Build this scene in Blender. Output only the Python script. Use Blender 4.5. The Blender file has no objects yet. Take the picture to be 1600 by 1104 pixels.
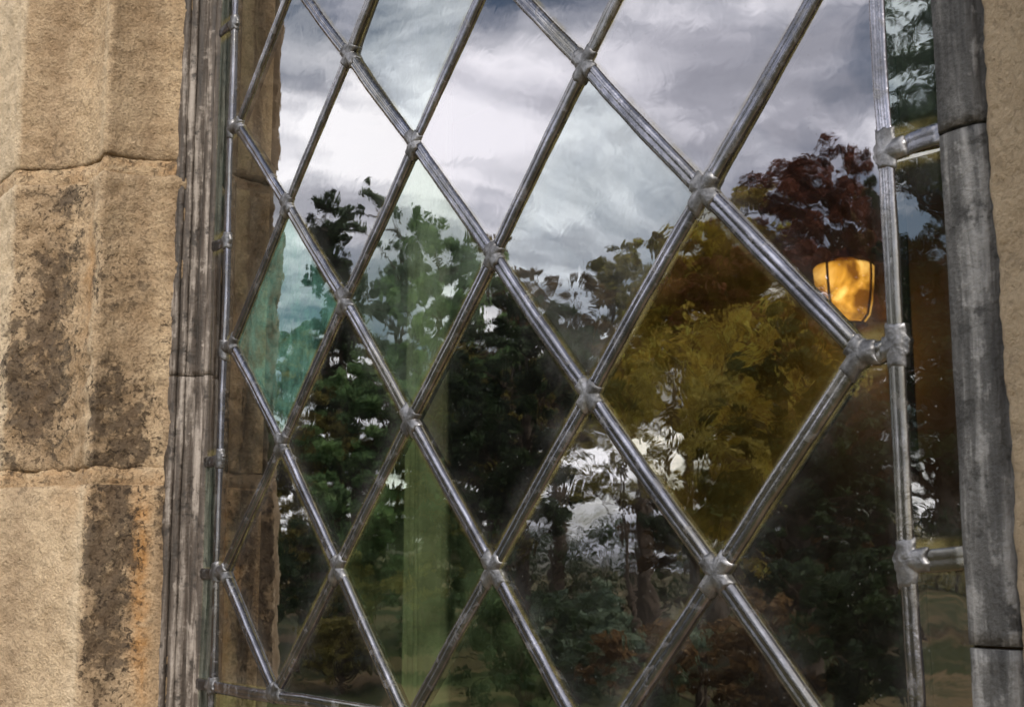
import bpy, bmesh, math, random
import numpy as np
from mathutils import Vector, noise
sc = bpy.context.scene
COL = sc.collection
S = 0.07                       # one lattice unit (half a diamond) in metres
Z0 = 1.7873656686              # height of lattice row 0
ASP = 1.0370221
rng = np.random.default_rng(11)
random.seed(5)

# ------------------------------------------------------------------ camera
cam = bpy.data.cameras.new('camera')
cam.lens = 45.779; cam.sensor_width = 36.0
cam.clip_start = 0.02; cam.clip_end = 3000
cam.dof.use_dof = True; cam.dof.focus_distance = 0.64; cam.dof.aperture_fstop = 42
camo = bpy.data.objects.new('camera', cam); COL.objects.link(camo)
R_ = Vector((0.603991, 0.796987, -0.002576)); U_ = Vector((0.128184, -0.093952, 0.98729)); W_ = Vector((-0.786616, 0.596644, 0.158907))
from mathutils import Matrix
M = Matrix((R_, U_, -W_)).transposed().to_4x4()
M.translation = Vector((0.762873, -0.355912, 1.5))
camo.matrix_world = M
sc.camera = camo

# ------------------------------------------------------------------ sun, sky, exposure
SUN_EL, SUN_AZ = math.radians(38), math.radians(132)     # azimuth clockwise from +Y
sun = bpy.data.lights.new('sun', 'SUN'); sun.energy = 3.6; sun.angle = math.radians(8); sun.color = (1, .95, .87)
suno = bpy.data.objects.new('sun', sun); COL.objects.link(suno)
sd = Vector((math.sin(SUN_AZ)*math.cos(SUN_EL), math.cos(SUN_AZ)*math.cos(SUN_EL), math.sin(SUN_EL)))
suno.rotation_euler = (-sd).to_track_quat('-Z', 'Y').to_euler()
sc.view_settings.view_transform = 'Standard'; sc.view_settings.look = 'None'
sc.view_settings.exposure = 0.1; sc.view_settings.gamma = 1; sc.view_settings.use_curve_mapping = False
sc.cycles.max_bounces = 10; sc.cycles.transparent_max_bounces = 24; sc.cycles.glossy_bounces = 6; sc.cycles.diffuse_bounces = 4
sc.cycles.caustics_reflective = False; sc.cycles.caustics_refractive = False
sc.cycles.sample_clamp_indirect = 6

class NT:
    """small node-tree writer"""
    def __init__(s, tree): s.t = tree; s.n = tree.nodes; s.l = tree.links
    def add(s, typ, **kw):
        n = s.n.new('ShaderNode'+typ)
        for k, v in kw.items():
            if hasattr(n, k) and k not in ('Scale',): setattr(n, k, v)
        return n
    def set(s, sock, v):
        if hasattr(v, 'links') or isinstance(v, bpy.types.NodeSocket): s.l.new(v, sock)
        else: sock.default_value = v
    def math(s, op, a, b=0.0, clamp=False):
        n = s.add('Math'); n.operation = op; n.use_clamp = clamp
        s.set(n.inputs[0], a); s.set(n.inputs[1], b); return n.outputs[0]
    def vmath(s, op, a, b=(0, 0, 0)):
        n = s.add('VectorMath'); n.operation = op
        s.set(n.inputs[0], a); s.set(n.inputs[1], b)
        return n.outputs['Value'] if op in ('DOT_PRODUCT', 'LENGTH', 'DISTANCE') else n.outputs[0]
    def noise(s, vec, scale, detail=4, rough=.55, dist=0.0):
        n = s.add('TexNoise'); s.l.new(vec, n.inputs['Vector'])
        n.inputs['Scale'].default_value = scale; n.inputs['Detail'].default_value = detail
        n.inputs['Roughness'].default_value = rough; n.inputs['Distortion'].default_value = dist
        return n.outputs['Fac']
    def ramp(s, fac, *stops):
        n = s.add('ValToRGB'); s.l.new(fac, n.inputs[0]); cr = n.color_ramp
        while len(cr.elements) < len(stops): cr.elements.new(.5)
        for e, (p, c) in zip(cr.elements, stops):
            e.position = p; e.color = (c, c, c, 1) if isinstance(c, (int, float)) else (*c, 1)
        return n.outputs[0]
    def mix(s, fac, a, b, mode='MIX'):
        n = s.add('Mix'); n.data_type = 'RGBA'; n.blend_type = mode
        s.set(n.inputs[0], fac)
        for k, v in ((6, a), (7, b)):
            if isinstance(v, tuple): n.inputs[k].default_value = (*v[:3], 1)
            else: s.l.new(v, n.inputs[k])
        return n.outputs[2]
    def attr(s, name):
        n = s.add('Attribute'); n.attribute_name = name; return n.outputs['Fac']
    def bump(s, h, dist, strength=1.0, normal=None, fw=None):
        n = s.add('Bump'); s.l.new(h, n.inputs['Height']); n.inputs['Distance'].default_value = dist
        n.inputs['Strength'].default_value = strength
        if fw and 'Filter Width' in n.inputs: n.inputs['Filter Width'].default_value = fw
        if normal: s.l.new(normal, n.inputs['Normal'])
        return n.outputs[0]
    def pos(s, scale=(1, 1, 1)):
        g = s.add('NewGeometry'); m = s.add('Mapping'); s.l.new(g.outputs['Position'], m.inputs[0]); m.inputs['Scale'].default_value = scale
        return m.outputs[0]

world = bpy.data.worlds.new('World'); sc.world = world; world.use_nodes = True
w = NT(world.node_tree); w.n.clear()
out = w.add('OutputWorld'); bg = w.add('Background'); w.l.new(bg.outputs[0], out.inputs[0])
sky = w.add('TexSky'); sky.sky_type = 'NISHITA'; sky.sun_disc = False; sky.sun_elevation = SUN_EL; sky.sun_rotation = SUN_AZ
sky.dust_density = 1.5
tc = w.add('TexCoord'); sep = w.add('SeparateXYZ'); w.l.new(tc.outputs['Generated'], sep.inputs[0])
den = w.math('ADD', w.math('MAXIMUM', sep.outputs[2], 0.0), 0.22)
cx = w.math('DIVIDE', sep.outputs[0], den); cy = w.math('DIVIDE', sep.outputs[1], den)
cb = w.add('CombineXYZ'); w.l.new(cx, cb.inputs[0]); w.l.new(cy, cb.inputs[1]); cb.inputs[2].default_value = 22.2
cover = w.ramp(w.noise(cb.outputs[0], 1.5, 7, .58, .5), (.43, 0.0), (.565, 1.0))
tone = w.noise(cb.outputs[0], 1.9, 6, .55, .9)
cloudcol = w.ramp(tone, (.32, (.25, .26, .295)), (.43, (.43, .435, .475)), (.50, (.74, .74, .77)), (.56, (1., .99, 1.)))
cloud = w.vmath('SCALE', cloudcol); w.n[-1].inputs['Scale'].default_value = 35.0
cloud = w.n[-1].outputs[0]
blue = w.vmath('MULTIPLY', sky.outputs[0], (1.7, 1.65, 1.55))
w.l.new(w.mix(cover, blue, cloud), bg.inputs[0]); bg.inputs[1].default_value = 0.1

# ------------------------------------------------------------------ materials
def new_mat(name):
    m = bpy.data.materials.new(name); m.use_nodes = True
    t = NT(m.node_tree); t.n.clear()
    o = t.add('OutputMaterial'); t.out = o
    return m, t
def principled(t, base, rough=.6, metal=0.0, normal=None, spec=.5):
    p = t.add('BsdfPrincipled')
    if isinstance(base, tuple): p.inputs['Base Color'].default_value = (*base, 1)
    else: t.l.new(base, p.inputs['Base Color'])
    t.set(p.inputs['Roughness'], rough); t.set(p.inputs['Metallic'], metal)
    p.inputs['Specular IOR Level'].default_value = spec
    if normal: t.l.new(normal, p.inputs['Normal'])
    t.l.new(p.outputs[0], t.out.inputs[0]); return p

def stone_mat():
    m, t = new_mat('sandstone'); P = t.pos()
    n1 = t.noise(P, 14, 6, .6, .4); n2 = t.noise(P, 75, 5, .65); n3 = t.noise(P, 560, 5, .78); n4 = t.noise(P, 34, 9, .72, .6)
    base = t.ramp(n1, (.28, (.28, .19, .108)), (.5, (.42, .30, .182)), (.72, (.53, .40, .258)))
    base = t.mix(t.math('MULTIPLY', t.ramp(n2, (.42, 0.), (.66, 1.)), .45), base, (.58, .45, .30))
    grain = t.ramp(n3, (.33, .55), (.48, .97), (.68, 1.28))
    base = t.mix(1.0, base, grain, 'MULTIPLY')
    base = t.mix(t.math('MULTIPLY', t.attr('ochre'), t.ramp(n4, (.38, .15), (.6, 1.0))), base, (.44, .215, .065))
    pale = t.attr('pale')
    base = t.mix(t.math('MULTIPLY', pale, .8), base, (.60, .48, .335))  # pale stone; also carries the painted light on wall face and arris
    n5 = t.noise(P, 150, 6, .75)
    st = t.math('ADD', t.math('MULTIPLY', t.attr('stain'), .42), t.math('ADD', t.math('MULTIPLY', t.math('SUBTRACT', n4, .5), 2.3), t.math('MULTIPLY', t.math('SUBTRACT', n5, .5), 1.9)))
    st = t.math('MULTIPLY', t.ramp(st, (.30, 0.0), (.42, .45), (.50, .85), (.7, 1.0)), t.math('MINIMUM', t.math('MULTIPLY', t.attr('stain'), 4.0), 1.0))
    base = t.mix(t.math('MULTIPLY', st, .88), base, (.062, .048, .036))
    blk = t.math('MULTIPLY', t.ramp(t.noise(P, 230, 5, .7, .6), (.56, 0.0), (.61, 1.0)), t.math('MINIMUM', t.math('ADD', t.math('MULTIPLY', t.attr('stain'), 1.3), .22), 1.0))
    base = t.mix(t.math('MULTIPLY', blk, .85), base, (.035, .028, .022))
    base = t.mix(t.math('MULTIPLY', t.attr('brown'), .85), base, (.17, .108, .062))  # brown weathering, and the shade painted into the hollows
    pits = t.add('TexVoronoi'); t.l.new(P, pits.inputs['Vector']); pits.inputs['Scale'].default_value = 210
    pit = t.ramp(pits.outputs['Distance'], (.05, 0.0), (.32, 1.0))
    h = t.math('ADD', t.math('MULTIPLY', n3, .8), t.math('ADD', t.math('MULTIPLY', n2, 1.9), t.math('MULTIPLY', pit, .25)))
    h = t.math('SUBTRACT', h, t.math('ADD', t.math('MULTIPLY', st, .4), t.math('MULTIPLY', blk, .7)))
    nrm = t.bump(h, .0038, 1.0)
    principled(t, base, .92, 0, nrm, .2)
    return m
STONE = stone_mat()

def mortar_mat():
    m, t = new_mat('mortar'); P = t.pos()
    n = t.noise(P, 60, 6, .65); n3 = t.noise(P, 500, 3, .6)
    c = t.ramp(n, (.3, (.30, .20, .11)), (.5, (.43, .30, .165)), (.7, (.52, .39, .24)))
    h = t.math('ADD', n, t.math('MULTIPLY', n3, .6))
    principled(t, c, .95, 0, t.bump(h, .0018), .2); return m
MORTAR = mortar_mat()

def lead_mat():
    m, t = new_mat('lead'); P = t.pos()
    n = t.noise(P, 55, 5, .6); f = t.noise(P, 600, 3, .6); s = t.noise(P, 170, 4, .6, .5)
    c = t.ramp(n, (.30, (.075, .075, .082)), (.5, (.15, .15, .172)), (.72, (.265, .262, .30)))
    ol = t.ramp(t.noise(P, 9, 3, .5), (.5, 0.0), (.68, 1.0))
    c = t.mix(t.math('MULTIPLY', ol, .45), c, (.19, .17, .10))
    dirt = t.ramp(s, (.55, 0.0), (.68, 1.0))
    c = t.mix(t.math('MULTIPLY', dirt, .55), c, (.10, .095, .09))
    r = t.ramp(n, (.3, .28), (.7, .15))
    principled(t, c, r, t.math('SUBTRACT', .96, t.math('MULTIPLY', dirt, .5)), t.bump(t.math('ADD', t.math('MULTIPLY', s, 1.0), t.math('MULTIPLY', f, .12)), .00022))
    return m
LEAD = lead_mat()

def solder_mat():
    m, t = new_mat('solder'); P = t.pos()
    n = t.noise(P, 130, 5, .65); f = t.noise(P, 700, 3, .6)
    c = t.ramp(n, (.34, (.055, .054, .054)), (.5, (.125, .123, .126)), (.70, (.25, .246, .255)))
    principled(t, c, t.ramp(n, (.35, .5), (.65, .36)), .85, t.bump(t.math('ADD', n, t.math('MULTIPLY', f, .2)), .0006))
    return m
SOLDER = solder_mat()

def frame_mat(name, lo, mid, hi, metal):
    m, t = new_mat(name); P = t.pos((1, 1, .09)); P2 = t.pos()
    n = t.noise(P, 150, 6, .62, .3); b = t.noise(P2, 90, 7, .7); f = t.noise(P2, 620, 3, .6)
    c = t.ramp(n, (.34, lo), (.50, mid), (.68, hi))
    pat = t.ramp(t.math('ADD', t.math('MULTIPLY', b, .6), t.math('MULTIPLY', n, .4)), (.535, 0.0), (.59, .75))
    c = t.mix(pat, c, hi)
    drk = t.ramp(b, (.38, .9), (.46, 0.0))
    c = t.mix(drk, c, lo)
    h = t.math('ADD', n, t.math('ADD', t.math('MULTIPLY', b, .7), t.math('MULTIPLY', f, .35)))
    principled(t, c, .62, metal, t.bump(h, .0016), .4); return m
FRAMER = frame_mat('weathered_lead_sheet', (.022, .021, .020), (.070, .068, .066), (.21, .205, .20), .15)
FRAMEL = frame_mat('weathered_timber', (.020, .015, .011), (.062, .047, .036), (.25, .215, .185), .0)

def glass_mat(name, tint, refl_tint, ior=2.85, dust_haze=.010, wav=1.0, dust_haze_col=(.34, .34, .33), seed=0.0):
    m, t = new_mat(name); P = t.pos()
    mp = t.add('Mapping'); t.l.new(P, mp.inputs[0]); mp.inputs['Location'].default_value = (seed, seed*.7, seed*1.3)
    Pm = mp.outputs[0]
    h = t.math('ADD', t.math('MULTIPLY', t.noise(Pm, 16, 1, .4), 1.0), t.math('MULTIPLY', t.noise(Pm, 75, 2, .5, 1.1), .075))
    nrm = t.bump(h, .00024*wav, 1.0, fw=1.5)
    fr = t.add('Fresnel'); fr.inputs[0].default_value = ior; t.l.new(nrm, fr.inputs[1])
    geo = t.add('NewGeometry')
    front = t.math('SUBTRACT', 1.0, geo.outputs['Backfacing'])
    fac = t.math('MULTIPLY', fr.outputs[0], front)
    tr = t.add('BsdfTransparent')
    tr.inputs[0].default_value = (*[c**.5 for c in tint], 1)
    gl = t.add('BsdfGlossy'); gl.inputs['Roughness'].default_value = .012; gl.inputs[0].default_value = (*refl_tint, 1); t.l.new(nrm, gl.inputs['Normal'])
    mx = t.add('MixShader'); t.l.new(fac, mx.inputs[0]); t.l.new(tr.outputs[0], mx.inputs[1]); t.l.new(gl.outputs[0], mx.inputs[2])
    # dusty grime, plus haze painted over reflections in some panes: thin overall, thicker beside the leads, some specks and run marks
    df = t.add('BsdfDiffuse'); df.inputs[0].default_value = (*dust_haze_col, 1)
    edge = t.attr('edge')
    blot = t.ramp(t.noise(P, 38, 6, .7, .3), (.40, .25), (.70, 1.6))
    runs = t.ramp(t.noise(t.pos((1, 1, .07)), 260, 3, .6), (.52, 0.0), (.74, 1.0))
    spk = t.add('TexVoronoi'); t.l.new(P, spk.inputs['Vector']); spk.inputs['Scale'].default_value = 300
    speck = t.math('MULTIPLY', t.ramp(spk.outputs['Distance'], (.06, 1.0), (.13, 0.0)), t.ramp(t.noise(P, 45, 3, .6), (.44, 0.0), (.58, .6)))
    e2 = t.math('POWER', edge, 2.2)
    d = t.math('MULTIPLY', blot, dust_haze)
    d = t.math('ADD', d, t.math('MULTIPLY', t.math('MULTIPLY', e2, blot), .10))
    d = t.math('ADD', d, t.math('MULTIPLY', runs, dust_haze*.5))
    d = t.math('ADD', d, t.math('MULTIPLY', speck, .30))
    d = t.math('MULTIPLY', t.math('MINIMUM', d, .5), front)
    putty = t.math('MULTIPLY', t.ramp(edge, (.70, 0.0), (.80, .42)), t.math('MULTIPLY', front, t.ramp(t.noise(P, 90, 4, .6), (.35, .25), (.6, 1.0))))
    d = t.math('MAXIMUM', d, putty)
    t.l.new(t.mix(t.ramp(edge, (.66, 0.0), (.76, 1.0)), dust_haze_col, (.20, .17, .075)), df.inputs[0])
    mx2 = t.add('MixShader'); t.l.new(d, mx2.inputs[0]); t.l.new(mx.outputs[0], mx2.inputs[1]); t.l.new(df.outputs[0], mx2.inputs[2])
    t.l.new(mx2.outputs[0], t.out.inputs[0]); return m
GLASS = {
 'clear': glass_mat('clear_glass', (.88, .90, .87), (.97, .96, .98)),
 'lilac': glass_mat('lilac_glass', (.86, .83, .88), (.94, .92, .98), seed=3),
 'blue':  glass_mat('bluish_glass', (.74, .84, .86), (.89, .95, .98), dust_haze=.06, dust_haze_col=(.33, .33, .30), seed=5),  # film also paints haze over the reflected trees
 'teal':  glass_mat('teal_glass', (.40, .72, .60), (.86, .97, .94), dust_haze=.26, dust_haze_col=(.12, .28, .225), seed=8),
 'sage':  glass_mat('sage_glass', (.62, .78, .64), (.90, .97, .92), dust_haze=.12, dust_haze_col=(.19, .245, .19), seed=9),  # greenish film, raised to paint a hazy veil on the reflection
 'green': glass_mat('green_glass', (.60, .74, .50), (.84, .93, .80), dust_haze=.04, dust_haze_col=(.18, .25, .12), seed=13),
 'amber': glass_mat('amber_glass', (.92, .72, .26), (.99, .95, .82), dust_haze=.04, dust_haze_col=(.25, .185, .04), seed=17, wav=1.3),
 'aged':  glass_mat('aged_glass', (.70, .68, .62), (.90, .90, .93), ior=1.95, dust_haze=.035, dust_haze_col=(.26, .25, .20), seed=29),
 'smoke': glass_mat('smoky_glass', (.55, .50, .44), (.92, .91, .90), dust_haze=.008, seed=19),
 'grey':  glass_mat('greenish_grey_glass', (.55, .66, .60), (.85, .92, .90), dust_haze=.05, dust_haze_col=(.20, .26, .23), wav=1.5, seed=23),
}

def plain(name, col, rough=.8, nscale=20, amt=.25, bump=.0, spec=.3, metal=0):
    m, t = new_mat(name); P = t.pos(); n = t.noise(P, nscale, 5, .6)
    lo = tuple(c*(1-amt) for c in col); hi = tuple(min(1, c*(1+amt)) for c in col)
    nr = t.bump(n, bump) if bump else None
    principled(t, t.ramp(n, (.3, lo), (.7, hi)), rough, metal, nr, spec); return m
PLASTER = plain('plaster', (.20, .16, .11), .9, 6, .25)
BOARDS = plain('floor_boards', (.12, .075, .045), .6, 12, .35)
CURTAIN = plain('curtain_cloth', (.17, .175, .115), .9, 30, .4)
BRASS = plain('brass', (.35, .22, .07), .4, 60, .2, metal=.9)
BARK = plain('bark', (.085, .062, .045), .9, 8, .4, .02)

def leaf_mat(name, dark, mid, light_tone):
    m, t = new_mat(name)
    c = t.ramp(t.attr('tone'), (.1, dark), (.5, mid), (.9, light_tone))  # random tone per leaf and clump picks the colour
    p = t.add('BsdfPrincipled'); t.l.new(c, p.inputs['Base Color']); p.inputs['Roughness'].default_value = .6; p.inputs['Specular IOR Level'].default_value = .3
    tl = t.add('BsdfTranslucent'); t.l.new(c, tl.inputs[0])
    mx = t.add('MixShader'); mx.inputs[0].default_value = .42
    t.l.new(p.outputs[0], mx.inputs[1]); t.l.new(tl.outputs[0], mx.inputs[2]); t.l.new(mx.outputs[0], t.out.inputs[0]); return m
LEAF = {
 'dark':  leaf_mat('dark_green_leaves', (0.016, 0.030, 0.014), (0.042, 0.072, 0.030), (0.09, 0.135, 0.055)),
 'grey':  leaf_mat('grey_green_leaves', (0.096, 0.144, 0.101), (0.205, 0.277, 0.179), (0.360, 0.432, 0.288)),
 'green': leaf_mat('mid_green_leaves', (0.072, 0.144, 0.058), (0.168, 0.288, 0.109), (0.336, 0.480, 0.192)),
 'olive': leaf_mat('olive_leaves', (0.120, 0.109, 0.029), (0.288, 0.253, 0.067), (0.528, 0.432, 0.133)),
 'gold':  leaf_mat('golden_leaves', (0.264, 0.179, 0.034), (0.576, 0.408, 0.077), (0.620, 0.620, 0.144)),
 'red':   leaf_mat('copper_leaves', (0.061, 0.024, 0.020), (0.173, 0.057, 0.036), (0.344, 0.126, 0.069)),
 'brown': leaf_mat('russet_leaves', (0.081, 0.049, 0.024), (0.203, 0.117, 0.049), (0.365, 0.223, 0.092)),
}

# ------------------------------------------------------------------ object helpers
def link(o, parent=None):
    COL.objects.link(o)
    if parent is not None: o.parent = parent
    return o
def thing(name, label, cat, loc=(0, 0, 0), group=None):
    o = bpy.data.objects.new(name, None); o.location = loc; o['label'] = label; o['category'] = cat
    if group: o['group'] = group
    o.empty_display_size = .05
    return link(o)
def root_of(p):
    v = Vector((0, 0, 0))
    while p is not None: v += Vector(p.location); p = p.parent
    return v
def mesh_obj(name, verts, faces, mat, parent=None, smooth=True, attrs=None, recenter=True):
    verts = np.asarray(verts, float)
    c = verts.mean(0) if recenter else np.zeros(3)
    me = bpy.data.meshes.new(name)
    if isinstance(faces, np.ndarray):
        nf, k = faces.shape
        me.vertices.add(len(verts)); me.vertices.foreach_set('co', (verts-c).astype(np.float32).ravel())
        me.loops.add(nf*k); me.loops.foreach_set('vertex_index', faces.astype(np.int32).ravel())
        me.polygons.add(nf); me.polygons.foreach_set('loop_start', np.arange(0, nf*k, k, dtype=np.int32))
        me.update(calc_edges=True)
    else:
        me.from_pydata((verts-c).tolist(), [], faces)
    if smooth: me.polygons.foreach_set('use_smooth', [True]*len(me.polygons))
    for an, av in (attrs or {}).items():
        a = me.attributes.new(an, 'FLOAT', 'POINT'); a.data.foreach_set('value', np.asarray(av, np.float32))
    me.materials.append(mat); me.update()
    o = bpy.data.objects.new(name, me)
    o.location = Vector(c) - root_of(parent)
    return link(o, parent)
def box(name, lo, hi, mat, parent=None, bev=.0, kind=None):
    bm = bmesh.new(); bmesh.ops.create_cube(bm, size=1)
    lo, hi = Vector(lo), Vector(hi); c = (lo+hi)/2; d = hi-lo
    for v in bm.verts: v.co = Vector((v.co.x*d.x, v.co.y*d.y, v.co.z*d.z))
    if bev: bmesh.ops.bevel(bm, geom=bm.edges[:], offset=bev, segments=2, affect='EDGES')
    me = bpy.data.meshes.new(name); bm.to_mesh(me); bm.free(); me.materials.append(mat)
    o = bpy.data.objects.new(name, me); o.location = c - root_of(parent)
    if kind: o['kind'] = kind
    return link(o, parent)
def fbm(x, y, z, o=4):
    return noise.fractal(Vector((x, y, z)), 1.0, 2.0, o)

# ================================================================== setting
gm, t = new_mat('lawn_and_leaf_litter'); P = t.pos()
n = t.noise(P, .35, 5, .6); n2 = t.noise(P, 5, 6, .7)
g = t.ramp(n2, (.3, (.030, .040, .014)), (.55, (.065, .075, .025)), (.75, (.13, .085, .035)))
g = t.mix(t.ramp(n, (.48, 0.), (.58, 1.)), g, (.24, .165, .085))
principled(t, g, .95, 0, t.bump(n2, .05), .2)
gs = 900
go = mesh_obj('ground', [(-gs, -gs, 0), (gs, -gs, 0), (gs, gs, 0), (-gs, gs, 0)], [(0, 1, 2, 3)], gm, smooth=False); go['kind'] = 'structure'

# interior room
RX0, RX1, RY0, RY1, RH = -6.0, 2.4, .075, 2.42, 3.2
def struct_box(name, lo, hi, mat): return box(name, lo, hi, mat, kind='structure')
struct_box('floor', (RX0, RY0, .05), (RX1, RY1, .25), BOARDS)
struct_box('ceiling', (RX0, RY0, RH), (RX1, RY1, RH+.2), PLASTER)
struct_box('back_wall', (RX0-.2, RY1, 0), (RX1+.2, RY1+.2, RH+.2), PLASTER)
struct_box('side_wall', (RX0-.2, RY0, 0), (RX0, RY1, RH+.2), PLASTER)
struct_box('side_wall', (RX1, RY0, 0), (RX1+.2, RY1, RH+.2), PLASTER)

# ================================================================== stone wall with moulded jambs
WALL = thing('stone_wall', 'weathered buff sandstone wall with moulded jambs framing the leaded window', 'wall', (0.25, 0, 0))

def arc(A, B, d, n, normal):
    out = []
    A, B, N = np.array(A), np.array(B), np.array(normal)/np.linalg.norm(normal)
    for i in range(n+1):
        q = i/n; out.append(A+(B-A)*q+N*d*4*q*(1-q))
    return out
def resample(pts, step):
    out = [pts[0]]
    for a, b in zip(pts[:-1], pts[1:]):
        L = np.hypot(*(b-a)); k = max(1, int(round(L/step)))
        for i in range(1, k+1): out.append(a+(b-a)*i/k)
    return np.array(out)
# left profile, lattice units, from the window frame outwards to the wall face
F = np.array
def left_profile(hollow1=.10, hollow2=.20):
    p = [F((-.82, .5)), F((-.80, .0)), F((-.775, -.23))]
    p += arc((-.785, -.265), (-1.02, -.90), hollow1, 10, (-.92, .4))
    p += [F((-1.05, -.925)), F((-1.085, -.935))]
    p += arc((-1.10, -.935), (-2.02, -1.42), hollow2, 12, (-.47, .88))
    p += [F((-2.06, -1.45)), F((-2.12, -1.465)), F((-3.6, -1.465))]
    return p
RIGHT = [F((7.82, .5)), F((7.78, .05)), F((7.765, -.05)), F((7.80, -.085)), F((7.92, -.11)), F((8.05, -.18)), F((8.2, -.32))] + \
        arc((8.3, -.45), (8.62, -.98), .05, 8, (.9, .4)) + [F((8.66, -1.0))] + arc((8.7, -1.0), (9.45, -1.42), .12, 10, (.47, .88)) + [F((9.5, -1.45)), F((9.58, -1.465)), F((11, -1.465))]

def zl(v): return Z0+v*S         # lattice height -> metres
# stains as (distance along profile 0..1 of the visible run, height, radius, radius, amount)
def blob(px, z, cx, cz, rx, rz, a): return a*np.exp(-((px-cx)/rx)**2-((z-cz)/rz)**2)
def jamb_block(name, prof, z0, z1, seed, side, step=.034, zstep=.04, round_=.022, rough=1.0, label=None):
    pr = resample(prof, step)
    tan = np.gradient(pr, axis=0); tan /= np.linalg.norm(tan, axis=1)[:, None]
    nor = np.stack([tan[:, 1], -tan[:, 0]], 1)*(-1 if side > 0 else 1)   # outwards into the air
    # make sure it points to -y on average
    if nor[:, 1].mean() > 0: nor = -nor
    nz = max(4, int(round((z1-z0)/zstep))); zs = np.linspace(z0, z1, nz+1)
    V, st, oc, br, pa = [], [], [], [], []
    n = len(pr)
    for z in zs:
        e = min(z-z0, z1-z)
        ins = round_*max(0, 1-e/.07)**2
        for i, q in enumerate(pr):
            d = (.020 if (q[0]>-.9 and side<0) or side>0 else .030)*rough*fbm(q[0]*1.3+seed, q[1]*1.3, z*1.3, 3)+.018*rough*fbm(q[0]*6+seed, q[1]*6, z*6, 4)
            k = fbm(q[0]*9+seed+7, q[1]*9, z*9+3, 4)
            x, y = q
            s = 0
            if side < 0:
                s = (blob(x, z, -1.75, -1.35, .22, .9, 1.0)+blob(x, z, -1.85, -2.6, .3, .55, 1.05)+blob(x, z, -1.12, -1.35, .12, .42, .85) +
                     blob(x, z, -1.0, -2.9, .14, .40, .85)+blob(x, z, -1.05, -2.55, .10, .3, .7)+blob(x, z, -1.6, -.55, .3, .2, .5)+blob(x, z, -.84, -1.9, .05, .3, .6) +
                     blob(x, z, -1.45, -2.3, .2, .35, .6)+blob(x, z, -1.95, -2.1, .2, .5, .8)+
                     blob(x, z, -.98, -3.75, .09, .5, 1.15)+blob(x, z, -.98, -4.7, .075, .9, 1.1)+blob(x, z, -.80, -3.7, .035, .3, 1.0))
                d -= .045*min(1, s)*max(0, k+.1)
            d += .008*fbm(q[0]*22+seed, q[1]*22, z*22, 3)
            p3 = q + nor[i]*(d-ins)
            V.append((p3[0]*S, p3[1]*S, zl(z)))
            if side < 0:
                st.append(min(1.3, s))
                oc.append(min(1, blob(x, z, -.90, -3.9, .035, .55, 1.1)+blob(x, z, -.88, -4.9, .04, .7, .9)+blob(x, z, -1.3, -1.4, .14, .5, .55)+blob(x, z, -1.2, -3.5, .3, .2, .4)))
                hol_shade = (max(0, 1-abs(x+1.86)/.26)*.62 if x < -1.5 else 0) + (max(0, 1-abs(x+.99)/.09)*.62 if -1.06 < x < -.7 else 0)  # painted shade on the hollow and reveal beside each arris
                br.append(max(0, min(1, hol_shade*(.75+.5*k)+blob(x, z, -.81, -.9, .05, .6, .55)+blob(x, z, -.80, -2.6, .04, .5, .5)+blob(x, z, -.80, -4.1, .035, .9, .7)+blob(x, z, -1.3, -.6, .3, .12, .3))))
                pa.append(min(1, (.95 if x < -2.05 else 0)+blob(x, 0, -1.14, 0, .07, 1, .55)+(.35 if z < -3.4 and x < -1.1 else 0)))  # paints in the lit wall face and arris highlight; lower splay paler
            else:
                st.append(0.0); oc.append(.0); br.append(0); pa.append(.75)
    nb = len(V)
    back = [(pr[-1][0]*S, .05), (pr[0][0]*S, .05)]
    faces = []
    for j in range(nz):
        for i in range(n-1):
            a = j*n+i; f = (a, a+1, a+n+1, a+n)
            faces.append(f if side > 0 else f[::-1])
    rows = []
    for z in (z0, z1):
        rows.append(len(V))
        for b in back: V.append((b[0], b[1], zl(z)))
    for a in (st, oc, br, pa): a.extend([0]*4)
    lo = list(range(n))+[rows[0], rows[0]+1]; hi = [nz*n+i for i in range(n)]+[rows[1], rows[1]+1]
    faces.append(tuple(lo if side < 0 else lo[::-1])); faces.append(tuple(hi[::-1] if side < 0 else hi))
    faces.append((rows[0], rows[1], rows[1]+1, rows[0]+1))
    faces.append(tuple(j*n+n-1 for j in range(nz+1))+(rows[1], rows[0]))
    faces.append(tuple(j*n for j in range(nz+1))+(rows[1]+1, rows[0]+1))
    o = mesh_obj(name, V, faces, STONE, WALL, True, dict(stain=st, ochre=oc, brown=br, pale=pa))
    o['label'] = label
    return o
J1T, J1B, J2T, J2B = -.215, -.385, -3.225, -3.375
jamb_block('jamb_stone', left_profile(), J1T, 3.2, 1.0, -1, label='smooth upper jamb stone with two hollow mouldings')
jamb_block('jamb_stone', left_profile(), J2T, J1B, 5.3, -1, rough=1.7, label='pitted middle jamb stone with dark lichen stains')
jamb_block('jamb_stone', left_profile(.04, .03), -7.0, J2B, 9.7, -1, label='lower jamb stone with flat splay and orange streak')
jamb_block('jamb_stone', left_profile(), 3.35, 6.2, 15.7, -1, step=.08, zstep=.1, label='topmost jamb stone above the upper joint')
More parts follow.
